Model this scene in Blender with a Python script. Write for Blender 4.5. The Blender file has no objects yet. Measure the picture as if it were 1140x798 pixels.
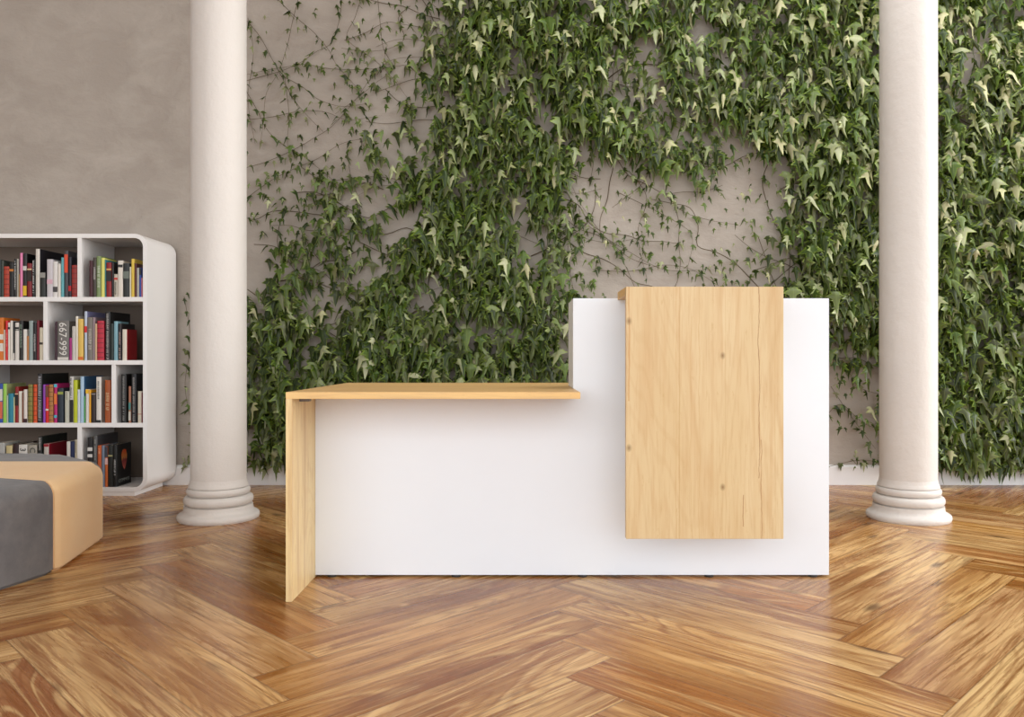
import bpy, bmesh, math, random
import numpy as np
from mathutils import Vector, Matrix

# ---------------------------------------------------------------- camera, world, lights, exposure
S = bpy.context.scene
COL = S.collection
F, PX, PY, H = 890.0, 578.0, 397.0, 0.868      # focal length in px, principal point, camera height
cam_d = bpy.data.cameras.new('camera')
cam = bpy.data.objects.new('camera', cam_d); COL.objects.link(cam)
cam.location = (0, 0, H); cam.rotation_euler = (math.pi/2, 0, 0)
cam_d.sensor_width = 36; cam_d.lens = F/1140*36
cam_d.shift_x = (570-PX)/1140; cam_d.shift_y = (PY-399)/1140
S.camera = cam

S.view_settings.view_transform = 'Standard'; S.view_settings.look = 'None'
S.view_settings.exposure = 0.66; S.view_settings.gamma = 1.0
S.view_settings.use_curve_mapping = False

W = bpy.data.worlds.new('world'); S.world = W; W.use_nodes = True
W.node_tree.nodes['Background'].inputs[0].default_value = (0.90, 0.955, 1.0, 1)
W.node_tree.nodes['Background'].inputs[1].default_value = 1.08

def area(name, loc, target, sx, sy, power, color=(1, 1, 1)):
    l = bpy.data.lights.new(name, 'AREA'); l.shape = 'RECTANGLE'; l.size = sx; l.size_y = sy
    l.energy = power; l.color = color
    o = bpy.data.objects.new(name, l); COL.objects.link(o); o.location = loc
    o.rotation_euler = (Vector(target)-Vector(loc)).to_track_quat('-Z', 'Y').to_euler()
    return o
area('daylight_area', (11.0, 2.6, 2.7), (-0.5, 3.9, 0.8), 5.4, 4.0, 470, (1.0, 0.985, 0.965))  # daylight from the windows inferred on the right
area('daylight_area', (-1.2, -2.8, 2.2), (0.1, 4.5, 0.8), 8.0, 3.0, 92, (1.0, 0.99, 0.98))  # added soft fill from behind the camera, no window known there
area('overhead_fill', (3.0, 3.9, 4.25), (3.0, 4.8, 0.0), 5.0, 0.9, 92, (0.96, 0.985, 1.0))  # added overhead light to brighten ivy tops, wall and right floor

# ---------------------------------------------------------------- helpers
def lin(c):
    return tuple(((v/255)/12.92 if v/255 <= 0.04045 else ((v/255+0.055)/1.055)**2.4) for v in c) + (1.0,)

def new_mat(name):
    m = bpy.data.materials.new(name); m.use_nodes = True
    return m, m.node_tree, m.node_tree.nodes['Principled BSDF']

class NT:
    """small helper around a node tree"""
    def __init__(s, nt): s.nt = nt
    def n(s, t, **kw):
        x = s.nt.nodes.new(t)
        for k, v in kw.items(): setattr(x, k, v)
        return x
    def l(s, a, b): s.nt.links.new(a, b)
    def put(s, sock, v):
        if hasattr(v, 'is_output') or isinstance(v, bpy.types.NodeSocket): s.l(v, sock)
        else: sock.default_value = v
    def math(s, op, a, b=0.0, c=0.0, clamp=False):
        x = s.n('ShaderNodeMath', operation=op, use_clamp=clamp)
        s.put(x.inputs[0], a); s.put(x.inputs[1], b); s.put(x.inputs[2], c)
        return x.outputs[0]
    def ramp(s, fac, stops, interp='LINEAR'):
        x = s.n('ShaderNodeValToRGB'); x.color_ramp.interpolation = interp
        e = x.color_ramp.elements
        e[0].position = stops[0][0]; e[0].color = stops[0][1]
        e[1].position = stops[-1][0]; e[1].color = stops[-1][1]
        for p, c in stops[1:-1]:
            q = e.new(p); q.color = c
        s.put(x.inputs[0], fac); return x.outputs[0]
    def mix(s, fac, a, b, mode='MIX'):
        x = s.n('ShaderNodeMix', data_type='RGBA', blend_type=mode)
        s.put(x.inputs[0], fac); s.put(x.inputs[6], a); s.put(x.inputs[7], b)
        return x.outputs[2]
    def noise(s, vec, scale, detail=3, rough=0.5, dist=0.0, dim='3D'):
        x = s.n('ShaderNodeTexNoise'); s.l(vec, x.inputs['Vector'])
        x.inputs['Scale'].default_value = scale; x.inputs['Detail'].default_value = detail
        x.inputs['Roughness'].default_value = rough; x.inputs['Distortion'].default_value = dist
        return x.outputs[0]
    def mapping(s, vec, scale=(1, 1, 1), loc=(0, 0, 0)):
        x = s.n('ShaderNodeMapping'); s.l(vec, x.inputs[0])
        x.inputs['Scale'].default_value = scale; x.inputs['Location'].default_value = loc
        return x.outputs[0]
    def bump(s, h, strength, dist, bsdf):
        x = s.n('ShaderNodeBump'); s.put(x.inputs['Height'], h)
        x.inputs['Strength'].default_value = strength; x.inputs['Distance'].default_value = dist
        s.l(x.outputs[0], bsdf.inputs['Normal'])

_plain = {}
def plain(c, rough=0.55, key=''):
    k = (tuple(c), rough, key)
    if k in _plain: return _plain[k]
    m, nt, b = new_mat('coat_%d_%d_%d' % tuple(c)); t = NT(nt)
    tc = t.n('ShaderNodeTexCoord')
    n = t.noise(tc.outputs['Object'], 60, 2)
    base = lin(c); dk = tuple(v*0.9 for v in base[:3])+(1,)
    t.l(t.mix(n, base, dk), b.inputs['Base Color']); b.inputs['Roughness'].default_value = rough
    _plain[k] = m; return m

def obj_bm(name, bm, mat, parent=None, smooth=False):
    me = bpy.data.meshes.new(name)
    bmesh.ops.recalc_face_normals(bm, faces=bm.faces)
    bm.to_mesh(me); bm.free()
    if smooth:
        me.polygons.foreach_set('use_smooth', [True]*len(me.polygons))
    o = bpy.data.objects.new(name, me); COL.objects.link(o)
    if mat: me.materials.append(mat)
    if parent: o.parent = parent
    return o

def empty(name, loc, label, cat, group=None):
    o = bpy.data.objects.new(name, None); COL.objects.link(o); o.location = loc
    o.empty_display_size = 0.1
    o['label'] = label; o['category'] = cat
    if group: o['group'] = group
    return o

def bx(bm, x0, x1, y0, y1, z0, z1):
    v = [bm.verts.new(p) for p in ((x0,y0,z0),(x1,y0,z0),(x1,y1,z0),(x0,y1,z0),(x0,y0,z1),(x1,y0,z1),(x1,y1,z1),(x0,y1,z1))]
    return [bm.faces.new([v[i] for i in f]) for f in ((0,3,2,1),(4,5,6,7),(0,1,5,4),(1,2,6,5),(2,3,7,6),(3,0,4,7))]

def box_obj(name, ext, mat, parent=None, bev=0.0, origin=None, seg=2):
    bm = bmesh.new(); bx(bm, *ext)
    if bev: bmesh.ops.bevel(bm, geom=bm.edges[:], offset=bev, segments=seg, affect='EDGES', profile=0.5)
    if origin: bmesh.ops.translate(bm, vec=-Vector(origin), verts=bm.verts)
    return obj_bm(name, bm, mat, parent)

def structure(o): o['kind'] = 'structure'; return o

def text_obj(name, body, size, mat, parent, M, extrude=0.0003, sx=1.0):
    cu = bpy.data.curves.new(name, 'FONT'); cu.body = body; cu.size = size; cu.extrude = extrude
    cu.align_x = 'CENTER'; cu.align_y = 'CENTER'; cu.resolution_u = 2
    tmp = bpy.data.objects.new('tmp', cu); COL.objects.link(tmp)
    dg = bpy.context.evaluated_depsgraph_get()
    me = bpy.data.meshes.new_from_object(tmp.evaluated_get(dg))
    bpy.data.objects.remove(tmp); bpy.data.curves.remove(cu)
    me.name = name
    me.transform(Matrix.Scale(sx, 4, (1, 0, 0))); me.transform(M)
    me.materials.clear(); me.materials.append(mat)
    o = bpy.data.objects.new(name, me); COL.objects.link(o); o.parent = parent
    return o

# ---------------------------------------------------------------- materials
def mat_wall():
    m, nt, b = new_mat('grey_plaster'); t = NT(nt)
    tc = t.n('ShaderNodeTexCoord'); P = tc.outputs['Object']
    big = t.noise(P, 0.9, 4, 0.55, 0.6)
    mid = t.noise(t.mapping(P, (1, 1, 1.6)), 3.6, 6, 0.6, 0.35)
    fine = t.noise(P, 38, 4, 0.6)
    c = t.ramp(big, [(0.3, lin((162, 152, 142))), (0.7, lin((174, 164, 154)))])
    c = t.mix(t.ramp(mid, [(0.42, (0,0,0,1)), (0.72, (0.6,0.6,0.6,1))]), c, lin((188, 179, 169)))
    t.l(c, b.inputs['Base Color']); b.inputs['Roughness'].default_value = 0.75
    h = t.math('ADD', t.math('MULTIPLY', mid, 1.0), t.math('MULTIPLY', fine, 0.12))
    t.bump(h, 0.5, 0.03, b)
    return m

def mat_white(name, c, rough=0.5, bumpy=0.0):
    m, nt, b = new_mat(name); t = NT(nt)
    tc = t.n('ShaderNodeTexCoord'); P = tc.outputs['Object']
    n = t.noise(P, 3.0, 4)
    d = tuple(v*0.955 for v in lin(c)[:3])+(1,)
    t.l(t.mix(n, lin(c), d), b.inputs['Base Color']); b.inputs['Roughness'].default_value = rough
    if bumpy: t.bump(t.noise(P, 14, 5, 0.6), bumpy, 0.02, b)
    return m

def mat_floor():
    m, nt, b = new_mat('reclaimed_pine_herringbone'); t = NT(nt)
    uv = t.n('ShaderNodeUVMap'); uv.uv_map = 'plank'
    at = t.n('ShaderNodeAttribute'); at.attribute_name = 'rnd'
    R = at.outputs['Fac']; RC = at.outputs['Color']
    sr = t.n('ShaderNodeSeparateColor'); t.l(RC, sr.inputs[0])
    r1, r2, r3 = sr.outputs[0], sr.outputs[1], sr.outputs[2]
    sep = t.n('ShaderNodeSeparateXYZ'); t.l(uv.outputs[0], sep.inputs[0])
    u, v = sep.outputs[0], sep.outputs[1]
    def coord(su, sv, off=0.0):
        c = t.n('ShaderNodeCombineXYZ')
        t.l(t.math('MULTIPLY', u, su), c.inputs[0]); t.l(t.math('MULTIPLY', v, sv), c.inputs[1])
        t.l(t.math('MULTIPLY_ADD', r1, 57.0, off), c.inputs[2]); return c.outputs[0]
    cloud = t.noise(coord(1.1, 6.5), 1.0, 3, 0.5)
    # contour lines of a stretched noise read as cathedral grain
    ringf = t.noise(coord(0.75, 5.4, 3.0), 1.0, 1.2, 0.35, 0.15)
    ring = t.math('SINE', t.math('MULTIPLY', ringf, 150.0))
    ringw = t.math('SINE', t.math('MULTIPLY', ringf, 75.0))
    fine = t.noise(coord(1.6, 85.0, 8.0), 1.0, 3, 0.6)
    fine2 = t.noise(coord(1.7, 30.0, 12.0), 1.0, 5, 0.68)
    base = t.ramp(r2, [(0.0, lin((160, 114, 70))), (0.2, lin((200, 158, 110))), (0.42, lin((216, 182, 136))),
                       (0.62, lin((186, 144, 112))), (0.8, lin((178, 124, 76))), (1.0, lin((220, 190, 144)))])
    dark = t.ramp(r3, [(0.0, lin((122, 70, 34))), (0.5, lin((134, 88, 60))), (1.0, lin((140, 92, 46)))])
    light = t.ramp(r3, [(0.0, lin((230, 202, 152))), (1.0, lin((226, 192, 148)))])
    c = t.mix(t.ramp(cloud, [(0.32, (0.9,)*3+(1,)), (0.60, (0,0,0,1))]), base, dark)
    c = t.mix(t.ramp(cloud, [(0.5, (0,0,0,1)), (0.8, (0.6,)*3+(1,))]), c, light)
    bold = t.ramp(r1, [(0.45, (0.10,)*3+(1,)), (0.85, (0.5,)*3+(1,))])
    rl_ = t.ramp(t.math('MULTIPLY_ADD', ringw, 0.5, 0.5), [(0.80, (0,0,0,1)), (0.99, (1,1,1,1))])
    c = t.mix(t.math('MULTIPLY', rl_, bold), c, light)
    rd = t.ramp(t.math('MULTIPLY_ADD', ring, 0.5, 0.5), [(0.02, (1,1,1,1)), (0.32, (0,0,0,1))])
    c = t.mix(t.math('MULTIPLY', rd, t.math('MULTIPLY_ADD', bold, 0.4, 0.32)), c, dark)
    f2 = t.ramp(fine2, [(0.36, (1,1,1,1)), (0.50, (0,0,0,1))])
    c = t.mix(t.math('MULTIPLY', f2, 0.8), c, dark)
    f3 = t.ramp(fine2, [(0.56, (0,0,0,1)), (0.70, (1,1,1,1))])
    c = t.mix(t.math('MULTIPLY', f3, 0.6), c, light)
    f1 = t.ramp(fine, [(0.34, (1,1,1,1)), (0.48, (0,0,0,1))])
    c = t.mix(t.math('MULTIPLY', f1, 0.6), c, lin((122, 78, 46)))
    # dark worn patches, knots and small nail marks
    worn = t.ramp(t.noise(coord(2.6, 24.0, 30.0), 1.0, 6, 0.72), [(0.57, (0,0,0,1)), (0.70, (1,1,1,1))])
    c = t.mix(t.math('MULTIPLY', worn, 0.6), c, lin((92, 58, 38)))
    sp_ = t.ramp(t.noise(coord(26.0, 90.0, 50.0), 1.0, 3, 0.7), [(0.68, (0,0,0,1)), (0.76, (1,1,1,1))])
    c = t.mix(t.math('MULTIPLY', sp_, 0.55), c, lin((76, 46, 30)))
    vo = t.n('ShaderNodeTexVoronoi'); t.l(coord(2.2, 6.5, 0.0), vo.inputs['Vector']); vo.inputs['Scale'].default_value = 1.0
    kn = t.ramp(t.math('ADD', vo.outputs['Distance'], t.math('MULTIPLY', t.math('SUBTRACT', fine2, 0.5), 0.12)), [(0.06, (1,1,1,1)), (0.17, (0,0,0,1))])
    c = t.mix(t.math('MULTIPLY', kn, 0.75), c, lin((70, 42, 28)))
    # joints
    eu = t.math('MINIMUM', u, t.math('SUBTRACT', 1.2, u)); ev = t.math('MINIMUM', v, t.math('SUBTRACT', 0.2, v))
    e = t.ramp(t.math('MINIMUM', eu, ev), [(0.0, (1,1,1,1)), (0.0022, (0,0,0,1))])
    c = t.mix(t.math('MULTIPLY', e, 0.6), c, lin((84, 52, 32)))
    hs = t.n('ShaderNodeHueSaturation'); hs.inputs['Saturation'].default_value = 1.12; hs.inputs['Value'].default_value = 1.0
    t.l(c, hs.inputs['Color']); t.l(hs.outputs[0], b.inputs['Base Color'])
    ro = t.math('MULTIPLY_ADD', fine2, 0.22, 0.17)
    t.l(ro, b.inputs['Roughness']); b.inputs['Specular IOR Level'].default_value = 0.36
    h = t.math('SUBTRACT', t.math('MULTIPLY', fine2, 0.5), t.math('MULTIPLY', e, 1.0))
    t.bump(h, 0.12, 0.004, b)
    return m

def mat_oak(name, axis='Z', cracks=(), seams=(), c0=(212, 184, 136), c1=(224, 202, 160)):
    """light natural oak; axis = grain direction, across = the other in-plane axis (X, or Y when side)"""
    m, nt, b = new_mat(name); t = NT(nt)
    tc = t.n('ShaderNodeTexCoord'); P = tc.outputs['Object']
    st = {'Z': (1, 1, 0.055), 'X': (0.055, 1, 1), 'Y': (1, 0.055, 1)}[axis]
    P1 = t.mapping(P, st)
    st2 = {'Z': (1, 1, 0.16), 'X': (0.16, 1, 1), 'Y': (1, 0.16, 1)}[axis]
    P2 = t.mapping(P, st2)
    a = t.noise(P1, 22, 4, 0.6, 0.3); bn = t.noise(P1, 120, 3, 0.6); cl = t.noise(P2, 5, 3, 0.5)
    rf = t.noise(P2, 4.2, 1.5, 0.4, 0.3)
    rg = t.math('MULTIPLY_ADD', t.math('SINE', t.math('MULTIPLY', rf, 120.0)), 0.5, 0.5)
    c = t.ramp(cl, [(0.3, lin(c0)), (0.7, lin(c1))])
    c = t.mix(t.ramp(a, [(0.36, (0.75,)*3+(1,)), (0.52, (0,0,0,1))]), c, lin((208, 174, 126)))
    c = t.mix(t.math('MULTIPLY', t.ramp(rg, [(0.0, (1,1,1,1)), (0.3, (0,0,0,1))]), 0.13), c, lin((188, 142, 88)))
    fl = t.ramp(t.noise(t.mapping(P, {'Z': (1, 1, 0.3), 'X': (0.3, 1, 1), 'Y': (1, 0.3, 1)}[axis]), 55, 4, 0.7), [(0.60, (0,0,0,1)), (0.72, (1,1,1,1))])
    c = t.mix(t.math('MULTIPLY', fl, 0.5), c, lin((196, 158, 104)))
    c = t.mix(t.math('MULTIPLY', t.ramp(bn, [(0.34, (1,1,1,1)), (0.5, (0,0,0,1))]), 0.4), c, lin((200, 162, 114)))
    if cracks or seams:
        sp = t.n('ShaderNodeSeparateXYZ'); t.l(P, sp.inputs[0]); X, Z = sp.outputs[0], sp.outputs[2]
        for x0, amp, w, z0, z1, k, colr in cracks:
            cz = t.n('ShaderNodeCombineXYZ'); t.l(Z, cz.inputs[2]); cz.inputs[0].default_value = x0*9
            wv = t.math('MULTIPLY', t.math('SUBTRACT', t.noise(cz.outputs[0], 5, 4, 0.6), 0.5), amp)
            d = t.math('ABSOLUTE', t.math('SUBTRACT', t.math('SUBTRACT', X, x0), wv))
            ww = t.math('MULTIPLY', t.noise(cz.outputs[0], 14, 3, 0.7), w*2)
            line = t.math('SUBTRACT', 1.0, t.math('DIVIDE', d, ww), clamp=True)
            zm = t.math('MULTIPLY', t.math('GREATER_THAN', Z, z0), t.math('LESS_THAN', Z, z1))
            c = t.mix(t.math('MULTIPLY', t.math('MULTIPLY', line, zm), k), c, lin(colr))
        for x0, z0, r in seams:      # small knots
            dx = t.math('MULTIPLY', t.math('SUBTRACT', X, x0), 1.0); dz = t.math('MULTIPLY', t.math('SUBTRACT', Z, z0), 0.7)
            dd = t.math('SQRT', t.math('ADD', t.math('MULTIPLY', dx, dx), t.math('MULTIPLY', dz, dz)))
            kk = t.math('SUBTRACT', 1.0, t.math('DIVIDE', dd, r), clamp=True)
            c = t.mix(t.math('MULTIPLY', kk, 0.85), c, lin((122, 86, 40)))
    t.l(c, b.inputs['Base Color']); b.inputs['Roughness'].default_value = 0.48
    t.bump(a, 0.08, 0.003, b)
    return m

def mat_fabric(name, c1, c2, scale=9):
    m, nt, b = new_mat(name); t = NT(nt)
    tc = t.n('ShaderNodeTexCoord'); P = tc.outputs['Object']
    n = t.noise(P, scale, 5, 0.65); f = t.noise(P, 420, 2, 0.6)
    c = t.mix(t.ramp(n, [(0.35, (0,0,0,1)), (0.65, (1,1,1,1))]), lin(c1), lin(c2))
    c = t.mix(t.math('MULTIPLY', f, 0.12), c, (0.02, 0.02, 0.02, 1))
    t.l(c, b.inputs['Base Color']); b.inputs['Roughness'].default_value = 0.9
    b.inputs['Sheen Weight'].default_value = 0.15
    t.bump(t.math('ADD', t.math('MULTIPLY', n, 0.8), t.math('MULTIPLY', f, 0.2)), 0.25, 0.004, b)
    return m

def mat_leaf():
    m, nt, b = new_mat('ivy_leaf'); t = NT(nt)
    at = t.n('ShaderNodeAttribute'); at.attribute_name = 'leafcol'
    sr = t.n('ShaderNodeSeparateColor'); t.l(at.outputs['Color'], sr.inputs[0])
    r, highlight, edge = sr.outputs[0], sr.outputs[1], sr.outputs[2]
    tc = t.n('ShaderNodeTexCoord')
    n = t.noise(tc.outputs['Object'], 70, 3, 0.6)
    c = t.ramp(r, [(0.0, lin((20, 30, 8))), (0.45, lin((38, 56, 14))), (0.72, lin((68, 92, 28))), (0.86, lin((106, 124, 72))), (1.0, lin((192, 194, 158)))])  # darkest and palest stops put shadow and highlight into the leaf colour
    c = t.mix(t.math('MULTIPLY', n, 0.14), c, lin((98, 118, 78)))
    c = t.mix(highlight, c, lin((206, 200, 158)))  # painted pale highlight
    e = t.ramp(edge, [(0.72, (0,0,0,1)), (1.0, (1,1,1,1))])
    c = t.mix(t.math('MULTIPLY', e, 0.6), c, lin((144, 168, 50)))
    vn = t.ramp(edge, [(0.0, (1,1,1,1)), (0.1, (0,0,0,1))])
    c = t.mix(t.math('MULTIPLY', vn, 0.35), c, lin((150, 166, 100)))
    t.l(c, b.inputs['Base Color']); b.inputs['Roughness'].default_value = 0.38
    b.inputs['Specular IOR Level'].default_value = 0.28
    # thin leaf: a little light comes through
    tr = t.n('ShaderNodeBsdfTranslucent'); t.l(t.mix(0.5, c, lin((150, 180, 40))), tr.inputs[0])
    mx = t.n('ShaderNodeMixShader'); mx.inputs[0].default_value = 0.10
    out = nt.nodes['Material Output']
    t.l(b.outputs[0], mx.inputs[1]); t.l(tr.outputs[0], mx.inputs[2]); t.l(mx.outputs[0], out.inputs[0])
    return m

M_wall = mat_wall(); M_floor = mat_floor()
M_base = mat_white('white_skirting_paint', (242, 241, 241), 0.45)
M_ceil = mat_white('ceiling_paint', (205, 198, 190), 0.8)
M_column = mat_white('white_plaster', (213, 207, 201), 0.6, 0.25)
M_white = mat_white('white_laminate', (238, 243, 250), 0.38)
M_shelf = mat_white('white_lacquer', (240, 237, 235), 0.42)
M_shelfback = mat_white('shaded_taupe_back', (112, 98, 86), 0.6)  # dark taupe holds the deep shade inside the case
M_oak_x = mat_oak('oak_grain_along', 'X', c0=(226, 182, 116), c1=(234, 196, 132))  # same oak, tinted more orange for the dimmer light on the worktop
M_oak_leg = mat_oak('oak_grain_upright', 'Z', c0=(232, 206, 150), c1=(240, 218, 170))  # same oak, painted lighter for the light reaching the leg from the right
M_oak_front = mat_oak('oak_front_boards', 'Z',
    cracks=[(-0.092, 0.010, 0.0030, -1, 2, 0.6, (186, 138, 76)), (-0.103, 0.016, 0.0022, -1, 2, 0.45, (196, 150, 90)),
            (0.197, 0.030, 0.0022, 0.22, 0.92, 0.9, (150, 92, 40)), (0.205, 0.026, 0.0020, -0.01, 0.36, 0.8, (160, 104, 50)),
            (0.075, 0.012, 0.0014, -1, 2, 0.5, (190, 146, 90)), (0.140, 0.012, 0.0028, 0.045, 0.16, 0.9, (158, 98, 42)),
            (-0.02, 0.03, 0.0016, -1, 2, 0.5, (196, 150, 90)), (-0.276, 0.014, 0.0040, 0.50, 0.92, 0.7, (190, 132, 62)),
            (-0.05, 0.03, 0.0016, -1, 2, 0.4, (196, 150, 90)), (0.255, 0.012, 0.0014, -1, 2, 0.45, (196, 150, 90))],
    seams=[(0.065, 0.665, 0.011), (0.065, 0.188, 0.011), (-0.275, 0.79, 0.012), (-0.275, 0.33, 0.012)])
M_grey = mat_fabric('grey_microfibre', (104, 102, 105), (124, 121, 121))
M_beige = mat_fabric('apricot_microfibre', (250, 208, 154), (252, 216, 168), 3)
M_leaf = mat_leaf()
M_stem = plain((92, 80, 56), 0.8)
M_petiole = plain((132, 150, 66), 0.6)
M_dark = plain((38, 34, 32), 0.6)
M_pages = plain((222, 212, 192), 0.8)
M_metal = plain((120, 120, 122), 0.35)

# ---------------------------------------------------------------- setting
WALL = 5.43
def build_floor():
    s = 0.2; L = 1.2
    r2 = math.sqrt(2); a0, b0 = 1.443/r2, -4.585/r2      # lattice corner taken from the boards in view
    verts, faces, uvs, rnd = [], [], [], []
    rng = random.Random(11)
    def add(a1, a2, b1, b2, along_b):
        pts = [(a1, b1), (a2, b1), (a2, b2), (a1, b2)]
        P = [((a+b)/r2, (a-b)/r2) for a, b in pts]
        if min(p[1] for p in P) > WALL+0.02 or max(p[1] for p in P) < -3 or min(p[0] for p in P) > 7 or max(p[0] for p in P) < -7: return
        k = len(verts)
        for x, y in P: verts.append((x, y, 0.0))
        faces.append((k+3, k+2, k+1, k))
        U = [(0, 0), (0, s), (L, s), (L, 0)] if along_b else [(0, 0), (L, 0), (L, s), (0, s)]
        if rng.random() < 0.5: U = [(L-p, s-q) for p, q in U]
        uvs.extend([U[3], U[2], U[1], U[0]])
        rnd.append((rng.random(), rng.random(), rng.random()))
    for i in range(-70, 90):
        for m in range(-14, 14):
            sb = -i+12*m
            if -80 < sb < 60: add(a0+i*s, a0+(i+1)*s, b0+sb*s, b0+(sb+6)*s, True)
    for j in range(-90, 70):
        for m in range(-14, 14):
            sa = -j+6+12*m
            if -80 < sa < 90: add(a0+sa*s, a0+(sa+6)*s, b0+j*s, b0+(j+1)*s, False)
    me = bpy.data.meshes.new('floor'); me.from_pydata(verts, [], faces); me.update()
    ul = me.uv_layers.new(name='plank')
    ul.data.foreach_set('uv', [c for p in uvs for c in p])
    at = me.attributes.new('rnd', 'FLOAT_COLOR', 'FACE')
    at.data.foreach_set('color', [c for r in rnd for c in (r[0], r[1], r[2], 1.0)])
    me.materials.append(M_floor)
    o = bpy.data.objects.new('floor', me); COL.objects.link(o); structure(o)
build_floor()
structure(box_obj('wall_back', (-7.2, 7.2, WALL, WALL+0.2, -0.05, 4.3), M_wall))
structure(box_obj('wall_left', (-7.4, -7.2, -3, WALL+0.2, -0.05, 4.3), M_wall))
structure(box_obj('ceiling', (-7.2, 7.2, -3.0, WALL+0.2, 4.3, 4.4), M_ceil))
def baseboard():
    bm = bmesh.new()
    prof = [(0, 0), (-0.022, 0), (-0.022, 0.118), (-0.016, 0.128), (-0.006, 0.134), (0, 0.134)]
    ra = [bm.verts.new((-7.2, WALL+p[0], p[1])) for p in prof]; rb = [bm.verts.new((7.2, WALL+p[0], p[1])) for p in prof]
    n = len(prof)
    for i in range(n): bm.faces.new([ra[i], ra[(i+1) % n], rb[(i+1) % n], rb[i]])
    bm.faces.new(ra); bm.faces.new(rb)
    structure(obj_bm('baseboard_back', bm, M_base))
baseboard()

# ---------------------------------------------------------------- columns
def lathe(prof, seg=96):
    bm = bmesh.new(); rings = []
    for r, z in prof:
        rings.append([bm.verts.new((r*math.cos(2*math.pi*k/seg), r*math.sin(2*math.pi*k/seg), z)) for k in range(seg)])
    for a, b in zip(rings, rings[1:]):
        for k in range(seg): bm.faces.new([a[k], a[(k+1) % seg], b[(k+1) % seg], b[k]])
    bm.faces.new(rings[0][::-1]); bm.faces.new(rings[-1])
    return bm
def torus_prof(rc, rr, z0, z1, n=9):
    zc, h = (z0+z1)/2, (z1-z0)/2
    return [(rc+rr*math.cos(a), zc+h*math.sin(a)) for a in [(-math.pi/2)+math.pi*i/(n-1) for i in range(n)]]
def column(x, label):
    t = empty('column', (x, 4.30, 0), label, 'column', None)
    p = [(0.190, 0.0), (0.204, 0.0), (0.2085, 0.006), (0.2105, 0.016), (0.2080, 0.028), (0.200, 0.035), (0.188, 0.040), (0.180, 0.048), (0.1765, 0.060), (0.1755, 0.076)]
    p += [(0.160, 0.079)] + torus_prof(0.160, 0.0185, 0.080, 0.128) + [(0.152, 0.130)]
    p += torus_prof(0.146, 0.0165, 0.131, 0.172) + [(0.1540, 0.1745), (0.1535, 0.181), (0.1490, 0.190), (0.1455, 0.201), (0.1435, 0.214), (0.138, 0.216)]
    o = obj_bm('column_base', lathe(p), M_column, t, True)
    sh = [(0.130, 0.214)] + [(0.1428-0.0016*((k/24)**2), 0.214+(4.02-0.214)*k/24) for k in range(25)]
    s = obj_bm('shaft', lathe(sh), M_column, t, True)
    cp = [(0.135, 4.02), (0.160, 4.03), (0.168, 4.05), (0.160, 4.07), (0.150, 4.09), (0.165, 4.12), (0.205, 4.20), (0.215, 4.22), (0.215, 4.30)]
    c = obj_bm('capital', lathe(cp), M_column, t, True)
    for q in (o, s, c):
        me = q.data
        try: me.set_sharp_from_angle(angle=math.radians(38))
        except Exception: pass
    return t
column(-1.616, 'white plaster column left of the reception desk, beside the bookcase')
column(2.092, 'white plaster column at the right of the reception desk, among the ivy')

# ---------------------------------------------------------------- reception desk
D0, DL, DB = 3.15, 2.83, 3.855         # white front, front of worktop and leg, back of worktop
desk = empty('reception_desk', (0.2, 3.3, 0), 'white and light oak reception desk with a low left wing and raised right counter', 'desk')
dl = Vector(desk.location)
def dpart(name, ext, mat, bev=0.0012, parent=desk, origin=None):
    o = box_obj(name, ext, mat, parent, bev, origin=origin or dl)
    if origin: o.location = Vector(origin)-dl
    return o
# white L-shaped front
def lfront():
    bm = bmesh.new()
    pts = [(-0.8035, 0.008), (1.221, 0.008), (1.221, 1.098), (0.2125, 1.098), (0.2125, 0.7178), (-0.8035, 0.7178)]
    f = [bm.verts.new((x, D0, z)) for x, z in pts]; fc = bm.faces.new(f)
    r = bmesh.ops.extrude_face_region(bm, geom=[fc])
    bmesh.ops.translate(bm, vec=(0, 0.025, 0), verts=[v for v in r['geom'] if isinstance(v, bmesh.types.BMVert)])
    bmesh.ops.bevel(bm, geom=bm.edges[:], offset=0.0012, segments=2, affect='EDGES')
    bmesh.ops.translate(bm, vec=-dl, verts=bm.verts)
    obj_bm('front_panel', bm, M_white, desk)
lfront()
dpart('side_panel', (1.196, 1.221, D0+0.0255, 3.80, 0.008, 1.072), M_white)
dpart('side_panel', (0.2125, 0.2375, D0+0.0255, 3.45, 0.7432, 1.072), M_white)
dpart('counter_top', (0.2125, 1.221, D0+0.0255, 3.45, 1.0725, 1.098), M_white)
def worktop():                       # oak slab mitred into the leg
    bm = bmesh.new(); bx(bm, -0.8267, 0.2165, DL, D0-0.0005, 0.7185, 0.7425)
    bmesh.ops.bevel(bm, geom=bm.edges[:], offset=0.001, segments=2, affect='EDGES')
    bx(bm, -0.8267, 0.2120, D0-0.0006, DB, 0.7185, 0.7425)
    bx(bm, 0.2115, 1.1955, D0+0.026, DB, 0.7185, 0.7425)
    bmesh.ops.translate(bm, vec=-dl, verts=bm.verts)
    obj_bm('worktop', bm, M_oak_x, desk)
worktop()
dpart('leg_panel', (-0.8267, -0.8040, DL, DB-0.02, 0.0, 0.7183), M_oak_leg)
dpart('corner_bracket', (-0.8035, -0.768, 2.92, 2.955, 0.704, 0.7183), M_metal, 0.002)
for x in (-0.74, -0.25, 0.25, 0.75, 1.16):
    bm = bmesh.new(); bmesh.ops.create_cone(bm, cap_ends=True, segments=20, radius1=0.018, radius2=0.018, depth=0.008)
    bmesh.ops.translate(bm, vec=Vector((x, D0+0.0125, 0.004))-dl, verts=bm.verts)
    obj_bm('levelling_foot', bm, M_dark, desk)
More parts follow.
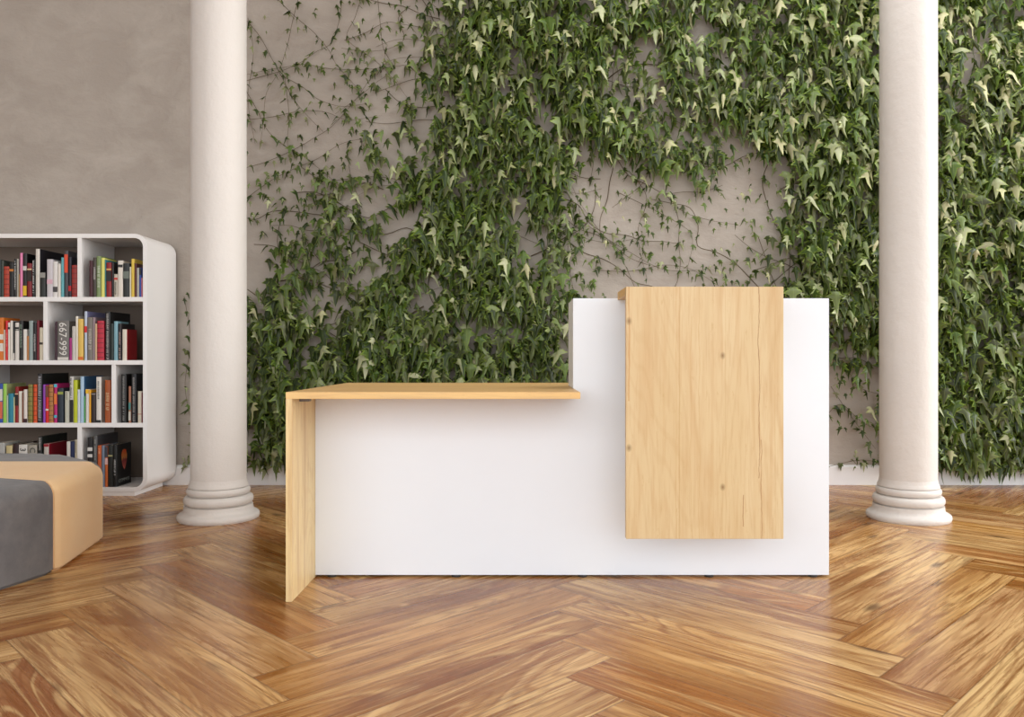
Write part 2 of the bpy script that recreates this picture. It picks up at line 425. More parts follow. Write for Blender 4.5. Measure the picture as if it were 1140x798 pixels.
# raised oak front with its return over to the white panel
FX0, FX1, FD = 0.3876, 0.959, 2.90
fo = Vector(((FX0+FX1)/2, FD, 0.207))
ob = dpart('oak_front_panel', (FX0, FX1, FD, FD+0.026, 0.207, 1.122), M_oak_front, 0.0012, origin=fo)
dpart('counter_ledge', (FX0, FX1, FD+0.0263, D0-0.0005, 1.092, 1.122), M_oak_x)
dpart('mounting_block', (0.50, 0.85, FD+0.0263, D0-0.0005, 0.40, 1.0), M_white)

# ---------------------------------------------------------------- bookcase
BF, BB = 4.98, 5.40
def sx(x, d=BF): return (x-PX)*d/F
def sz(y, d=BF): return H-(y-PY)*d/F
BL, BR = -4.32, -2.318
shelf = empty('bookcase', (-3.3, 5.2, 0), 'wide white bookcase with rounded corners full of books, left of the left column', 'bookcase')
so = Vector(shelf.location)
def rrect(x0, x1, z0, z1, r, n=8):
    pts = []
    for cx, cz, a0 in ((x1-r, z0+r, -90), (x1-r, z1-r, 0), (x0+r, z1-r, 90), (x0+r, z0+r, 180)):
        for k in range(n+1):
            a = math.radians(a0+90*k/n); pts.append((cx+r*math.cos(a), cz+r*math.sin(a)))
    return pts
def case_shell():
    bm = bmesh.new(); T = 0.026
    o = rrect(BL, BR, 0.0286, 1.634, 0.080); i = rrect(BL+T, BR-T, 0.0286+T, 1.634-T, 0.054)
    n = len(o)
    of = [bm.verts.new((x, BF, z)) for x, z in o]; inf = [bm.verts.new((x, BF, z)) for x, z in i]
    ob_ = [bm.verts.new((x, BB, z)) for x, z in o]; inb = [bm.verts.new((x, BB, z)) for x, z in i]
    for k in range(n):
        j = (k+1) % n
        bm.faces.new([of[k], of[j], inf[j], inf[k]]); bm.faces.new([ob_[k], inb[k], inb[j], ob_[j]])
        bm.faces.new([of[k], ob_[k], ob_[j], of[j]]); bm.faces.new([inf[k], inf[j], inb[j], inb[k]])
    bmesh.ops.translate(bm, vec=-so, verts=bm.verts)
    c = obj_bm('case', bm, M_shelf, shelf, True)
    try: c.data.set_sharp_from_angle(angle=math.radians(40))
    except Exception: pass
case_shell()
def spart(name, ext, mat=None): return box_obj(name, ext, mat or M_shelf, shelf, 0.001, origin=so)
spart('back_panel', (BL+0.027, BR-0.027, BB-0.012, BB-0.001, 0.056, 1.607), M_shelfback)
spart('plinth', (BL+0.08, -2.395, BF+0.004, BB-0.03, 0.0, 0.0284))
TOPS = {1: 1.240, 2: 0.8456, 3: 0.4556, 4: 0.0548}
THK = 0.028
for r in (1, 2, 3): spart('shelf_board', (BL+0.0265, BR-0.0265, BF+0.001, BB-0.0125, TOPS[r]-THK, TOPS[r]))
ceil_of = {1: 1.6078, 2: 1.240-THK, 3: 0.8456-THK, 4: 0.4556-THK}
for r, xs in {1: (86, -80), 2: (48, -116), 3: (124, -40, -160), 4: (86, -80)}.items():
    for x in xs:
        spart('divider', (sx(x), sx(x)+0.026, BF+0.001, BB-0.0125, TOPS[r]+0.0002, ceil_of[r]-0.0002))

# ---------------------------------------------------------------- books
BOOKY = BF+0.010
rngb = random.Random(5)
def book(row, x0, x1, yt, col, desc, place, depth=None, title=None, band=(), ridge=0, cover=None, cream=False, extra=None):
    d = BOOKY
    X0, X1 = sx(x0, d), sx(x1, d)-0.0004
    w = X1-X0; z0 = TOPS[row]+0.0004; h = sz(yt, d)-z0
    dep = depth or rngb.uniform(0.14, 0.19)
    dep = min(dep, 0.30)
    ct = min(0.0022, w*0.2)
    bm = bmesh.new(); n = 5
    # rounded spine + two boards, one bent sheet
    prof_o, prof_i = [], []
    rd = min(0.004, w*0.25)
    prof = [(w, dep)] + [(w/2+w/2*math.cos(a), rd-rd*math.sin(a)) for a in [math.pi*k/(n+1) for k in range(n+2)]] + [(0, dep)]
    prof[0] = (w, dep); inn = [(min(max(px, ct), w-ct), max(py, ct*1.2) if 0 < k < len(prof)-1 else dep) for k, (px, py) in enumerate(prof)]
    vo = [[bm.verts.new((px, py, z)) for px, py in prof] for z in (0, h)]
    vi = [[bm.verts.new((px, py+0.0005, z)) for px, py in inn] for z in (0, h)]
    m = len(prof)
    for k in range(m-1):
        bm.faces.new([vo[0][k], vo[0][k+1], vo[1][k+1], vo[1][k]])
        bm.faces.new([vi[0][k], vi[1][k], vi[1][k+1], vi[0][k+1]])
        bm.faces.new([vo[1][k], vo[1][k+1], vi[1][k+1], vi[1][k]])
        bm.faces.new([vo[0][k], vi[0][k], vi[0][k+1], vo[0][k+1]])
    for k in (0, m-1): bm.faces.new([vo[0][k], vo[1][k], vi[1][k], vi[0][k]])
    b = obj_bm('book', bm, plain(col, 0.5), None)
    b.location = (X0, d, z0)
    b['label'] = desc; b['category'] = 'book'; b['group'] = place
    if cover:   # boards differ from the spine
        b.data.materials.append(plain(cover, 0.45))
        for p in b.data.polygons:
            if abs(p.normal.x) > 0.9: p.material_index = 1
    box_obj('pages', (ct+0.0001, w-ct-0.0001, ct*1.2+0.001, dep-0.002, 0.0015, h-0.003), M_pages, b)
    px = F/d
    def zat(y): return (sz(y, d)-z0)
    for (ya, yb, c) in band:
        za, zb = max(zat(yb), 0.0003), min(zat(ya), h-0.0003)
        box_obj('spine_band', (w*0.04, w*0.96, -0.0007, 0.0030, za, zb), plain(c, 0.5), b)
    if ridge:
        for k in range(ridge):
            zc = h*(k+0.6)/(ridge+0.2)
            box_obj('raised_band', (w*0.06, w*0.94, -0.0012, 0.003, zc-0.0022, zc+0.0022), plain(tuple(int(v*0.62) for v in col), 0.5), b)
    if title:   # illegible lettering: a column of short strokes
        ya, yb, c = title[:3]; ww = title[3] if len(title) > 3 else 0.5
        za, zb = zat(yb), zat(ya); bm = bmesh.new(); z = za; r = random.Random(int(x0*10)+row*1000)
        while z < zb-0.002:
            l = r.uniform(0.0035, 0.0075)
            if r.random() < 0.86:
                a = w*(0.5-ww/2*r.uniform(0.75, 1)); e_ = w*(0.5+ww/2*r.uniform(0.75, 1))
                bx(bm, a, e_, -0.0010, 0.003, z, min(z+l*0.45, zb))
                bx(bm, a, a+(e_-a)*0.35, -0.0010, 0.003, z, min(z+l*0.9, zb))
            z += l*1.25
        if bm.faces: obj_bm('spine_title', bm, plain(c, 0.5), b)
        else: bm.free()
    if extra: extra(b, w, h, dep)
    return b

K = (24, 22, 22); WH = (226, 220, 210); 
def num_667(b, w, h, dep):
    M = Matrix.Translation((w*0.47, -0.0012, h*0.54)) @ Matrix.Rotation(math.radians(90), 4, 'X') @ Matrix.Rotation(math.radians(-90), 4, 'Z')
    text_obj('spine_title', '667-999', 0.068, plain((232, 228, 222)), b, M, sx=0.92)
def glyph(s, size):
    def fn(b, w, h, dep):
        M = Matrix.Translation((w*0.5, -0.0012, h-size*0.62)) @ Matrix.Rotation(math.radians(90), 4, 'X') @ Matrix.Rotation(math.radians(-90), 4, 'Z')
        text_obj('spine_title', s, size, plain(K), b, M)
    return fn
def face_cover(b, w, h, dep):
    bm = bmesh.new()
    ell = [(0.0, 0.86), (0.16, 0.84), (0.24, 0.72), (0.22, 0.58), (0.13, 0.44), (0.02, 0.36), (-0.10, 0.46), (-0.20, 0.60), (-0.21, 0.74), (-0.13, 0.84)]
    vs = [bm.verts.new((w+0.0006, dep*(0.5+px*0.85), h*pz)) for px, pz in ell]; bm.faces.new(vs)
    me_o = obj_bm('cover_picture', bm, None, b)
    m, nt, bs = new_mat('orange_portrait'); t = NT(nt); tc = t.n('ShaderNodeTexCoord')
    sp = t.n('ShaderNodeSeparateXYZ'); t.l(tc.outputs['Generated'], sp.inputs[0])
    t.l(t.ramp(t.math('ADD', sp.outputs[2], t.math('MULTIPLY', t.math('SUBTRACT', t.noise(tc.outputs['Generated'], 5, 3), 0.5), 0.6)),
        [(0.1, lin((214, 110, 96))), (0.45, lin((140, 52, 60))), (0.6, lin((214, 140, 70))), (0.9, lin((214, 86, 34)))]), bs.inputs['Base Color'])
    me_o.data.materials.append(m)
    M = Matrix.Translation((w+0.0007, dep*0.5, h*0.12)) @ Matrix.Rotation(math.radians(90), 4, 'Z') @ Matrix.Rotation(math.radians(90), 4, 'X')
    text_obj('cover_title', 'COMPASS', 0.032, plain((150, 156, 152)), b, M, sx=0.95)

T1L = 'books in the left bay of the top shelf'
T1R = 'books in the right bay of the top shelf'
T2L = 'books in the left bay of the second shelf'
T2R = 'books in the right bay of the second shelf'
T3L = 'books in the left bay of the third shelf'
T3R = 'books in the right bay of the third shelf'
T4L = 'books in the left bay of the bottom shelf'
T4R = 'books in the right bay of the bottom shelf'
R1, R2, R3, R4 = 1, 2, 3, 4
BOOKS = [
 # row, x0, x1, top, colour, description, place, options
 (R1, -4, 1.2, 289, (28, 40, 38), 'black-green book cut by the left photo edge', T1L, {}),
 (R1, 1.5, 3.8, 290, (64, 70, 62), 'dark olive book left of the red ridged book', T1L, {}),
 (R1, 4, 10, 296.5, (180, 62, 40), 'brick red ridged book', T1L, dict(ridge=6)),
 (R1, 10.2, 15.2, 292, K, 'black book with one orange stripe', T1L, dict(band=[(299.5, 302, (200, 120, 40))])),
 (R1, 15.5, 18, 288, (30, 30, 30), 'slim black book with white title near the pink one', T1L, dict(title=(290, 322, (220, 218, 214), 0.6))),
 (R1, 18.4, 20.5, 288, (168, 166, 156), 'slim grey book two left of the pink one', T1L, {}),
 (R1, 20.6, 21.9, 305, (160, 120, 60), 'short ochre booklet left of the pink book', T1L, {}),
 (R1, 22, 25, 281.5, (228, 134, 176), 'tall slim pink book', T1L, {}),
 (R1, 25.4, 29.6, 282, K, 'black book with white label and yellow foot', T1L, dict(band=[(296, 301, (214, 210, 204)), (318, 329, (226, 186, 40))])),
 (R1, 30, 35.4, 293, (128, 20, 28), 'dark red book with a black middle', T1L, dict(band=[(299, 300.5, (222, 200, 150)), (301, 313, (36, 22, 16))])),
 (R1, 35.8, 38.4, 289, (22, 20, 22), 'slim black book left of the tall white one', T1L, dict(title=(290, 326, (220, 218, 214), 0.6))),
 (R1, 39.4, 44, 277, (220, 214, 204), 'tall white book with a dark cover', T1L, dict(depth=0.27, cover=(40, 38, 44))),
 (R1, 44.3, 50.5, 303, (36, 36, 34), 'short charcoal book with a pale label', T1L, dict(depth=0.13, band=[(303.5, 309, (150, 148, 140))])),
 (R1, 52, 58.6, 288.5, (206, 200, 204), 'thick pale grey book with tiny pink marks', T1L, dict(band=[(311, 316, (220, 176, 190))])),
 (R1, 58.8, 63.8, 291, (226, 222, 218), 'white book with a small black square', T1L, dict(band=[(319, 325, (70, 66, 66))])),
 (R1, 64, 67.4, 293.5, (222, 216, 206), 'slim cream book left of the teal one', T1L, {}),
 (R1, 67.8, 71, 286.5, (98, 172, 180), 'slim teal book', T1L, {}),
 (R1, 71.5, 75.6, 279, (70, 68, 74), 'tall grey book with an orange upper spine', T1L, dict(band=[(283, 303.5, (222, 76, 40))])),
 (R1, 76, 79.3, 286, (30, 30, 44), 'navy book with a red mark', T1L, dict(band=[(318, 324, (190, 30, 36))])),
 (R1, 79.6, 85.6, 295, (158, 42, 34), 'red ridged book at the right end', T1L, dict(ridge=6)),
 (R1, 99.2, 103.2, 290, (66, 14, 28), 'maroon book at the left end', T1R, {}),
 (R1, 103.4, 107, 286.5, (70, 60, 54), 'brown-grey book with a white title', T1R, dict(title=(297, 311, (224, 220, 214), 0.6))),
 (R1, 107.2, 112.2, 285, (126, 146, 96), 'sage green book with a white title', T1R, dict(title=(296, 320, (216, 220, 200), 0.6))),
 (R1, 112.5, 116.4, 287, (226, 222, 116), 'pale yellow book', T1R, {}),
 (R1, 116.6, 118, 289, (40, 120, 130), 'very slim blue-green book', T1R, {}),
 (R1, 118.2, 124, 292, (142, 18, 24), 'dark red book with a black middle and cream line', T1R, dict(band=[(299, 300.6, (222, 180, 100)), (301.5, 313, (24, 20, 16))])),
 (R1, 124.2, 126.5, 292, K, 'slim black book right of the dark red one', T1R, {}),
 (R1, 126.7, 130.8, 305, (190, 182, 166), 'short patterned book with red top mark', T1R, dict(band=[(309, 311.5, (200, 60, 50))], title=(314, 328, (90, 80, 70), 0.5))),
 (R1, 131, 136.6, 290, (226, 218, 206), 'cream book with a black dot near the top', T1R, dict(band=[(294.5, 297.5, (34, 32, 32))])),
 (R1, 137, 144, 293, (34, 38, 38), 'thick black book with a grey picture', T1R, dict(band=[(302, 310, (112, 120, 110))])),
 (R1, 144.2, 145.8, 297, (220, 214, 196), 'very slim cream booklet left of the golden one', T1R, {}),
 (R1, 146, 149.4, 288, (224, 192, 72), 'golden yellow book', T1R, {}),
 (R1, 149.6, 152, 293, (92, 44, 38), 'brown-red book right of the golden one', T1R, {}),
 (R1, 152.2, 154.8, 298, (188, 186, 176), 'slim light grey book', T1R, {}),
 (R1, 155, 157.3, 298, (40, 72, 160), 'blue book with a black top', T1R, dict(band=[(298.5, 306, K)])),
 (R1, 157.4, 158.3, 309, (222, 130, 140), 'thin pink booklet at the right end', T1R, {}),

 (R2, -4, 3.8, 353.5, (214, 116, 30), 'orange book with white discs', T2L, dict(band=[(372, 378, (230, 224, 214)), (382, 391, (230, 224, 214))])),
 (R2, 4, 5.6, 367, (214, 200, 180), 'slim beige booklet left of the bright red one', T2L, {}),
 (R2, 5.9, 8.5, 357, (214, 36, 44), 'slim bright red book', T2L, dict(title=(370, 386, (232, 150, 150), 0.4))),
 (R2, 8.7, 11, 359, (224, 218, 208), 'slim white book with a black band, beside the red one', T2L, dict(band=[(364, 366.5, K)])),
 (R2, 11.2, 14.1, 357, (228, 222, 212), 'plain white book left of the black one', T2L, {}),
 (R2, 14.3, 16.3, 357.5, K, 'slim black book with a white foot', T2L, dict(band=[(393, 400.5, (214, 208, 200))])),
 (R2, 16.5, 21, 359, (222, 216, 208), 'thick white book with two black bands', T2L, dict(band=[(364, 366.5, K), (367.2, 368, K)])),
 (R2, 21.2, 25.4, 357, (28, 26, 24), 'black book with green-white lettering', T2L, dict(title=(361, 387, (150, 170, 150), 0.5))),
 (R2, 25.6, 29.6, 366.5, (224, 220, 212), 'white book right of the green-lettered one', T2L, {}),
 (R2, 29.8, 31.8, 374, (186, 120, 60), 'short orange-brown book', T2L, {}),
 (R2, 32, 36.4, 357, (150, 164, 162), 'grey-blue book', T2L, {}),
 (R2, 36.8, 40.5, 359, (24, 22, 24), 'black book with large white lettering', T2L, dict(title=(371, 391, (222, 218, 214), 0.5))),
 (R2, 40.8, 43.5, 356.5, (120, 24, 40), 'crimson book', T2L, {}),
 (R2, 43.7, 47.6, 364.5, (218, 206, 182), 'cream book at the right end', T2L, dict(band=[(381, 383.5, (60, 50, 40))])),
 (R2, 61, 63.4, 358, (58, 26, 40), 'slim dark maroon book at the left end', T2R, {}),
 (R2, 63.6, 76.5, 357, (112, 108, 104), 'very thick grey book numbered 667-999', T2R, dict(band=[(397.5, 400.6, (214, 208, 200))], extra=num_667)),
 (R2, 77, 79.8, 376, (166, 36, 122), 'short magenta book', T2R, {}),
 (R2, 80, 83.9, 363, (204, 198, 190), 'off-white book right of the magenta one', T2R, {}),
 (R2, 84, 86.6, 352, (224, 218, 204), 'tall cream book left of the yellow one', T2R, {}),
 (R2, 86.8, 92.6, 355, (228, 190, 92), 'thick yellow book with an orange foot', T2R, dict(band=[(397, 400.4, (220, 110, 40))])),
 (R2, 93.8, 96.8, 346.5, (190, 200, 216), 'tall pale blue book with a red tag', T2R, dict(depth=0.24, cover=(120, 120, 160), band=[(363, 370, (214, 34, 34))])),
 (R2, 97, 103, 353, (124, 116, 108), 'taupe book with a cream title', T2R, dict(title=(366, 389, (210, 200, 186), 0.6))),
 (R2, 103.2, 105.4, 353, (150, 130, 136), 'slim mauve book', T2R, {}),
 (R2, 105.6, 107.8, 360, (206, 178, 138), 'slim tan book left of the red ridged one', T2R, {}),
 (R2, 108, 115.6, 357, (190, 34, 58), 'thick red ridged book', T2R, dict(ridge=8)),
 (R2, 117, 122.4, 347, (24, 24, 24), 'tall black book with speckled white lettering', T2R, dict(depth=0.26, title=(349, 400, (200, 196, 190), 0.45))),
 (R2, 122.8, 126.2, 360, (30, 44, 40), 'black-green book left of the light blue one', T2R, {}),
 (R2, 126.6, 131, 357.5, (128, 172, 184), 'light blue book', T2R, {}),
 (R2, 131.6, 135, 360, (30, 24, 26), 'black book with cream dashes', T2R, dict(title=(369, 399, (190, 160, 150), 0.6))),
 (R2, 136, 141, 366.5, (226, 218, 200), 'cream-spined book with a dark red cover', T2R, dict(depth=0.135, cover=(150, 22, 26))),

 (R3, -4, 2.8, 427, (44, 76, 160), 'blue book cut by the left photo edge', T3L, dict(band=[(433, 446, WH), (447, 466, (220, 110, 80))])),
 (R3, 3, 7, 427, (156, 204, 84), 'lime green book', T3L, dict(cover=(170, 176, 120), depth=0.2)),
 (R3, 7.3, 8.8, 440, (190, 200, 180), 'very slim pale green booklet', T3L, {}),
 (R3, 9, 14.8, 438, (42, 134, 156), 'thick teal book', T3L, {}),
 (R3, 15, 16.3, 442, (206, 210, 160), 'very slim yellow-green booklet', T3L, {}),
 (R3, 16.5, 20.3, 430.5, (140, 20, 22), 'dark red book with a black middle', T3L, dict(band=[(438, 439, (220, 200, 160)), (439.4, 451.5, (26, 20, 16))])),
 (R3, 20.5, 24.2, 435.5, (226, 220, 206), 'cream book left of the brown slim one', T3L, {}),
 (R3, 24.4, 25.8, 437, (120, 66, 40), 'very slim brown book', T3L, {}),
 (R3, 26, 30, 433.5, (230, 220, 212), 'white book with a dark foot', T3L, dict(band=[(466, 470.4, (60, 24, 34))])),
 (R3, 31, 36, 428, (140, 130, 62), 'olive ridged book', T3L, dict(ridge=8)),
 (R3, 37, 41, 428, (222, 86, 34), 'bright orange ridged book', T3L, dict(ridge=8)),
 (R3, 41.6, 46.4, 416, (38, 36, 38), 'tall black book with white speckled spine', T3L, dict(depth=0.30, cover=(26, 30, 28), title=(418, 469, (190, 190, 196), 0.7))),
 (R3, 47.5, 50.4, 428, (142, 64, 172), 'purple book', T3L, {}),
 (R3, 50.6, 54, 429, (212, 32, 26), 'red book with a brown top', T3L, dict(band=[(429.5, 442, (110, 66, 40)), (455, 457, WH)])),
 (R3, 54.2, 59, 428, (182, 124, 66), 'tan ridged book', T3L, dict(ridge=8)),
 (R3, 60, 63.4, 427, (186, 30, 110), 'magenta book with cyan and orange patches', T3L, dict(band=[(427.5, 431, (70, 190, 210)), (438, 450, (230, 120, 50)), (462, 465, (70, 180, 200))])),
 (R3, 64, 70.4, 432, (34, 46, 58), 'thick navy book with a yellow-green label', T3L, dict(band=[(436, 439, (150, 160, 70))])),
 (R3, 72, 77, 435.5, (196, 196, 180), 'sage white book', T3L, dict(title=(436, 446, (130, 110, 96), 0.2))),
 (R3, 77.4, 81.4, 419, (206, 202, 196), 'tall book, white above and black below', T3L, dict(title=(421, 443, (60, 56, 58), 0.55), band=[(445, 470, K)])),
 (R3, 81.7, 85.9, 423, (192, 200, 36), 'chartreuse book', T3L, {}),
 (R3, 86, 89, 433.5, (206, 214, 224), 'slim bluish white book', T3L, {}),
 (R3, 89.2, 93.2, 419, (172, 200, 222), 'tall sky blue book', T3L, dict(depth=0.24, cover=(60, 100, 140))),
 (R3, 93.4, 94.6, 441, (90, 170, 90), 'very slim green booklet', T3L, {}),
 (R3, 95.2, 98.8, 433.2, (222, 218, 216), 'white book with a yellow top', T3L, dict(band=[(433.4, 438, (240, 190, 30))])),
 (R3, 99, 101, 434, (236, 170, 40), 'slim amber book', T3L, {}),
 (R3, 101.4, 106.4, 437, (44, 30, 26), 'dark brown book with a thin white line', T3L, dict(band=[(438.2, 439, (180, 170, 160))])),
 (R3, 107, 112.4, 419.5, (226, 220, 212), 'tall white book with black lettering', T3L, dict(cover=(190, 184, 176), title=(424, 444, (50, 46, 46), 0.35), band=[(467.5, 470.4, (30, 28, 28))])),
 (R3, 116.6, 122.8, 423, (174, 84, 30), 'rust brown book with a cream title', T3L, dict(title=(436, 458, (232, 204, 160), 0.6))),
 (R3, 134.6, 140.6, 416.5, (26, 24, 24), 'thick black book with white lettering at the left end', T3R, dict(title=(418, 468, (170, 168, 164), 0.35))),
 (R3, 143, 145.6, 430, (170, 110, 84), 'slim tan and teal book between two black ones', T3R, dict(band=[(448, 456, (60, 130, 126)), (458, 468, (200, 196, 184))])),
 (R3, 146.2, 151.6, 416, (22, 22, 26), 'tall black book with silver lettering right of the tan one', T3R, dict(title=(418, 469, (176, 170, 166), 0.4))),
 (R3, 153.2, 157.4, 435.5, (220, 210, 190), 'cream book near the right end', T3R, dict(band=[(460.5, 461.3, (200, 120, 100))])),
 (R3, 157.5, 158.3, 437, (120, 24, 30), 'thin dark red booklet at the right end', T3R, {}),

 (R4, -4, 5, 493, (176, 176, 172), 'pale grey book cut by the left photo edge', T4L, {}),
 (R4, 6.5, 13.5, 496, (206, 190, 140), 'beige book', T4L, {}),
 (R4, 14, 20, 494, (44, 18, 20), 'black-maroon book', T4L, dict(depth=0.2)),
 (R4, 20.5, 30, 495, (222, 218, 212), 'thick white book with a black numeral', T4L, dict(extra=glyph('3', 0.05))),
 (R4, 31, 41, 495.5, (168, 162, 150), 'thick grey book with a round black letter', T4L, dict(extra=glyph('C', 0.05))),
 (R4, 42, 46.5, 486, (26, 26, 26), 'tall black book with a dark green cover', T4L, dict(depth=0.28, cover=(24, 34, 30), title=(487, 501, (200, 198, 192), 0.5))),
 (R4, 48.6, 54, 494, (196, 190, 182), 'white book with a dark red top', T4L, dict(depth=0.22, cover=(140, 20, 40), band=[(494.2, 497.3, (150, 20, 36))])),
 (R4, 74, 78, 491.5, (220, 214, 206), 'white book left of the navy one', T4L, {}),
 (R4, 78.2, 82.8, 491.5, (30, 42, 84), 'navy book', T4L, {}),
 (R4, 83.2, 85.8, 489.5, (214, 204, 178), 'cream book at the right end', T4L, dict(title=(491, 504, (120, 110, 90), 0.3))),
 (R4, 97.2, 103, 487, (26, 24, 26), 'black book with two white labels', T4R, dict(band=[(498, 502, (220, 218, 214)), (505.5, 509, (220, 218, 214))])),
 (R4, 103.6, 108, 485, (84, 84, 84), 'tall grey book', T4R, dict(depth=0.26, cover=(64, 64, 68), title=(489, 512, (170, 168, 164), 0.45))),
 (R4, 108.4, 112.6, 496, (196, 92, 44), 'rust orange book', T4R, dict(title=(499, 505, (230, 180, 140), 0.5))),
 (R4, 113, 116.4, 496, (120, 132, 150), 'slate blue book', T4R, {}),
 (R4, 116.6, 119.8, 497, (196, 98, 40), 'orange book with a pale pink upper label', T4R, dict(band=[(497.2, 509, (60, 60, 70)), (510, 517, (220, 180, 176))])),
 (R4, 120.1, 125.4, 495.5, (24, 26, 22), 'black book with one cream line', T4R, dict(band=[(506.5, 508, (176, 170, 120))])),
 (R4, 125.8, 129.9, 495, (18, 18, 18), 'black book with an orange portrait cover', T4R, dict(depth=0.185, title=(510, 529, (200, 198, 196), 0.5), extra=face_cover)),
]
ordn = {T1L: 'top shelf left bay', T1R: 'top shelf right bay', T2L: 'second shelf left bay', T2R: 'second shelf right bay',
        T3L: 'third shelf left bay', T3R: 'third shelf right bay', T4L: 'bottom shelf left bay', T4R: 'bottom shelf right bay'}
for (row, x0, x1, yt, col, desc, place, kw) in BOOKS:
    book(row, x0, x1, yt, col, desc+', '+ordn[place], place, **kw)

# ---------------------------------------------------------------- upholstered pouf in the left foreground
pouf = empty('modular_pouf', (-2.5, 3.4, 0), 'large angular grey upholstered pouf with a wide apricot band, front left', 'pouf')
def pouf_body():
    B, C = (-1.859, 3.219), (-1.986, 3.843)
    out = [(-2.11, 2.20), B, C, (-2.40, 4.21), (-3.25, 4.21), (-3.60, 3.2), (-3.40, 2.20)]
    po = Vector(pouf.location)
    def prism():
        bm = bmesh.new(); f = bm.faces.new([bm.verts.new((x, y, 0.0)) for x, y in out])
        r = bmesh.ops.extrude_face_region(bm, geom=[f])
        bmesh.ops.translate(bm, vec=(0, 0, 0.366), verts=[v for v in r['geom'] if isinstance(v, bmesh.types.BMVert)])
        bmesh.ops.recalc_face_normals(bm, faces=bm.faces)
        vert_e = [e for e in bm.edges if abs(e.verts[0].co.z-e.verts[1].co.z) > 0.1]
        soft = [e for e in vert_e if (Vector(e.verts[0].co.xy)-Vector(B)).length > 0.05 and (Vector(e.verts[0].co.xy)-Vector(C)).length > 0.05]
        bmesh.ops.bevel(bm, geom=soft, offset=0.07, segments=6, affect='EDGES')
        bend = [e for e in bm.edges if abs(e.verts[0].co.z-e.verts[1].co.z) > 0.1 and min((Vector(e.verts[0].co.xy)-Vector(p)).length for p in (B, C)) < 0.02]
        bmesh.ops.bevel(bm, geom=bend, offset=0.05, segments=5, affect='EDGES')
        top = [e for e in bm.edges if all(v.co.z > 0.36 for v in e.verts)]
        bmesh.ops.bevel(bm, geom=top, offset=0.062, segments=8, affect='EDGES', profile=0.5)
        bot = [e for e in bm.edges if all(v.co.z < 0.001 for v in e.verts)]
        bmesh.ops.bevel(bm, geom=bot, offset=0.012, segments=3, affect='EDGES')
        bmesh.ops.recalc_face_normals(bm, faces=bm.faces)
        return bm
    nB = Vector((0.33, 1.0, 0)).normalized()      # normal of the front seam, pointing to the band
    nC = Vector((0, 1, 0))
    def cut(bm, co, no):        # keep what lies on the -no side
        r = bmesh.ops.bisect_plane(bm, geom=bm.verts[:]+bm.edges[:]+bm.faces[:], plane_co=co, plane_no=no, clear_outer=True)
        ed = [g for g in r['geom_cut'] if isinstance(g, bmesh.types.BMEdge)]
        bmesh.ops.holes_fill(bm, edges=ed, sides=0)
        # small rounded seam
        ring = [e for e in ed if e.is_valid]
        bmesh.ops.bevel(bm, geom=ring, offset=0.004, segments=2, affect='EDGES')
    g = 0.0006
    def fin(bm, name, mat):
        bmesh.ops.translate(bm, vec=-po, verts=bm.verts)
        o = obj_bm(name, bm, mat, pouf, True)
        try: o.data.set_sharp_from_angle(angle=math.radians(50))
        except Exception: pass
        return o
    pB, pC = Vector((*B, 0)), Vector((*C, 0))
    b1 = prism(); cut(b1, pB-nB*g, nB); a = fin(b1, 'front_cushion', M_grey); a['label'] = 'grey front cushion'
    b2 = prism(); cut(b2, pB+nB*g, -nB); cut(b2, pC-nC*g, nC); a = fin(b2, 'middle_cushion', M_beige); a['label'] = 'apricot band cushion'
    b3 = prism(); cut(b3, pC+nC*g, -nC); a = fin(b3, 'rear_cushion', M_grey); a['label'] = 'grey rear cushion'
pouf_body()

# ---------------------------------------------------------------- ivy on the back wall
GX0, GY0, GS = 200, -40, 40
GRID = [  # columns every 40 px from x=200 (cell centres at 220, 260, ...), rows every 40 px from y=-40
 "001123456788777788888877",
 "001123468887877888888777",
 "001234578888667788988878",
 "001334578888567889998889",
 "012345678788765689998899",
 "013445688784576448998999",
 "014455788762254237889999",
 "024566788753332158889999",
 "036556788863222368889999",
 "148778788874222368879999",
 "359888878885222246678999",
 "369998888885222223458999",
 "369999888885222222368999",
 "368888777664222222358999",
 "0011111111111111111123432",
]
G = np.zeros((len(GRID), 24))
for i, r in enumerate(GRID):
    for j, ch in enumerate(r[:24]): G[i, j] = int(ch)
def dens(x, y):
    gx = (x-GX0)/GS-0.5; gy = (y-GY0)/GS-0.5
    if gx < -0.5 or gy > 13.9: return 0.0
    gx = min(max(gx, 0), 22.999); gy = min(max(gy, 0), 13.999)
    i, j = int(gy), int(gx); fy, fx = gy-i, gx-j
    i2 = min(i+1, len(GRID)-1); j2 = min(j+1, 23)
    return ((G[i, j]*(1-fx)+G[i, j2]*fx)*(1-fy)+(G[i2, j]*(1-fx)+G[i2, j2]*fx)*fy)/9
rl = random.Random(21)
# value noise for clumps
NG = np.random.RandomState(4).rand(64, 64)
def vnoise(x, y):
    i, j = math.floor(y), math.floor(x); fy, fx = y-i, x-j
    fy = fy*fy*(3-2*fy); fx = fx*fx*(3-2*fx)
    g = lambda a, b: NG[a % 64, b % 64]
    return (g(i, j)*(1-fx)+g(i, j+1)*fx)*(1-fy)+(g(i+1, j)*(1-fx)+g(i+1, j+1)*fx)*fy
def clump(x, y): return 0.6*vnoise(x/26, y/40)+0.4*vnoise(x/11+9, y/20+5)

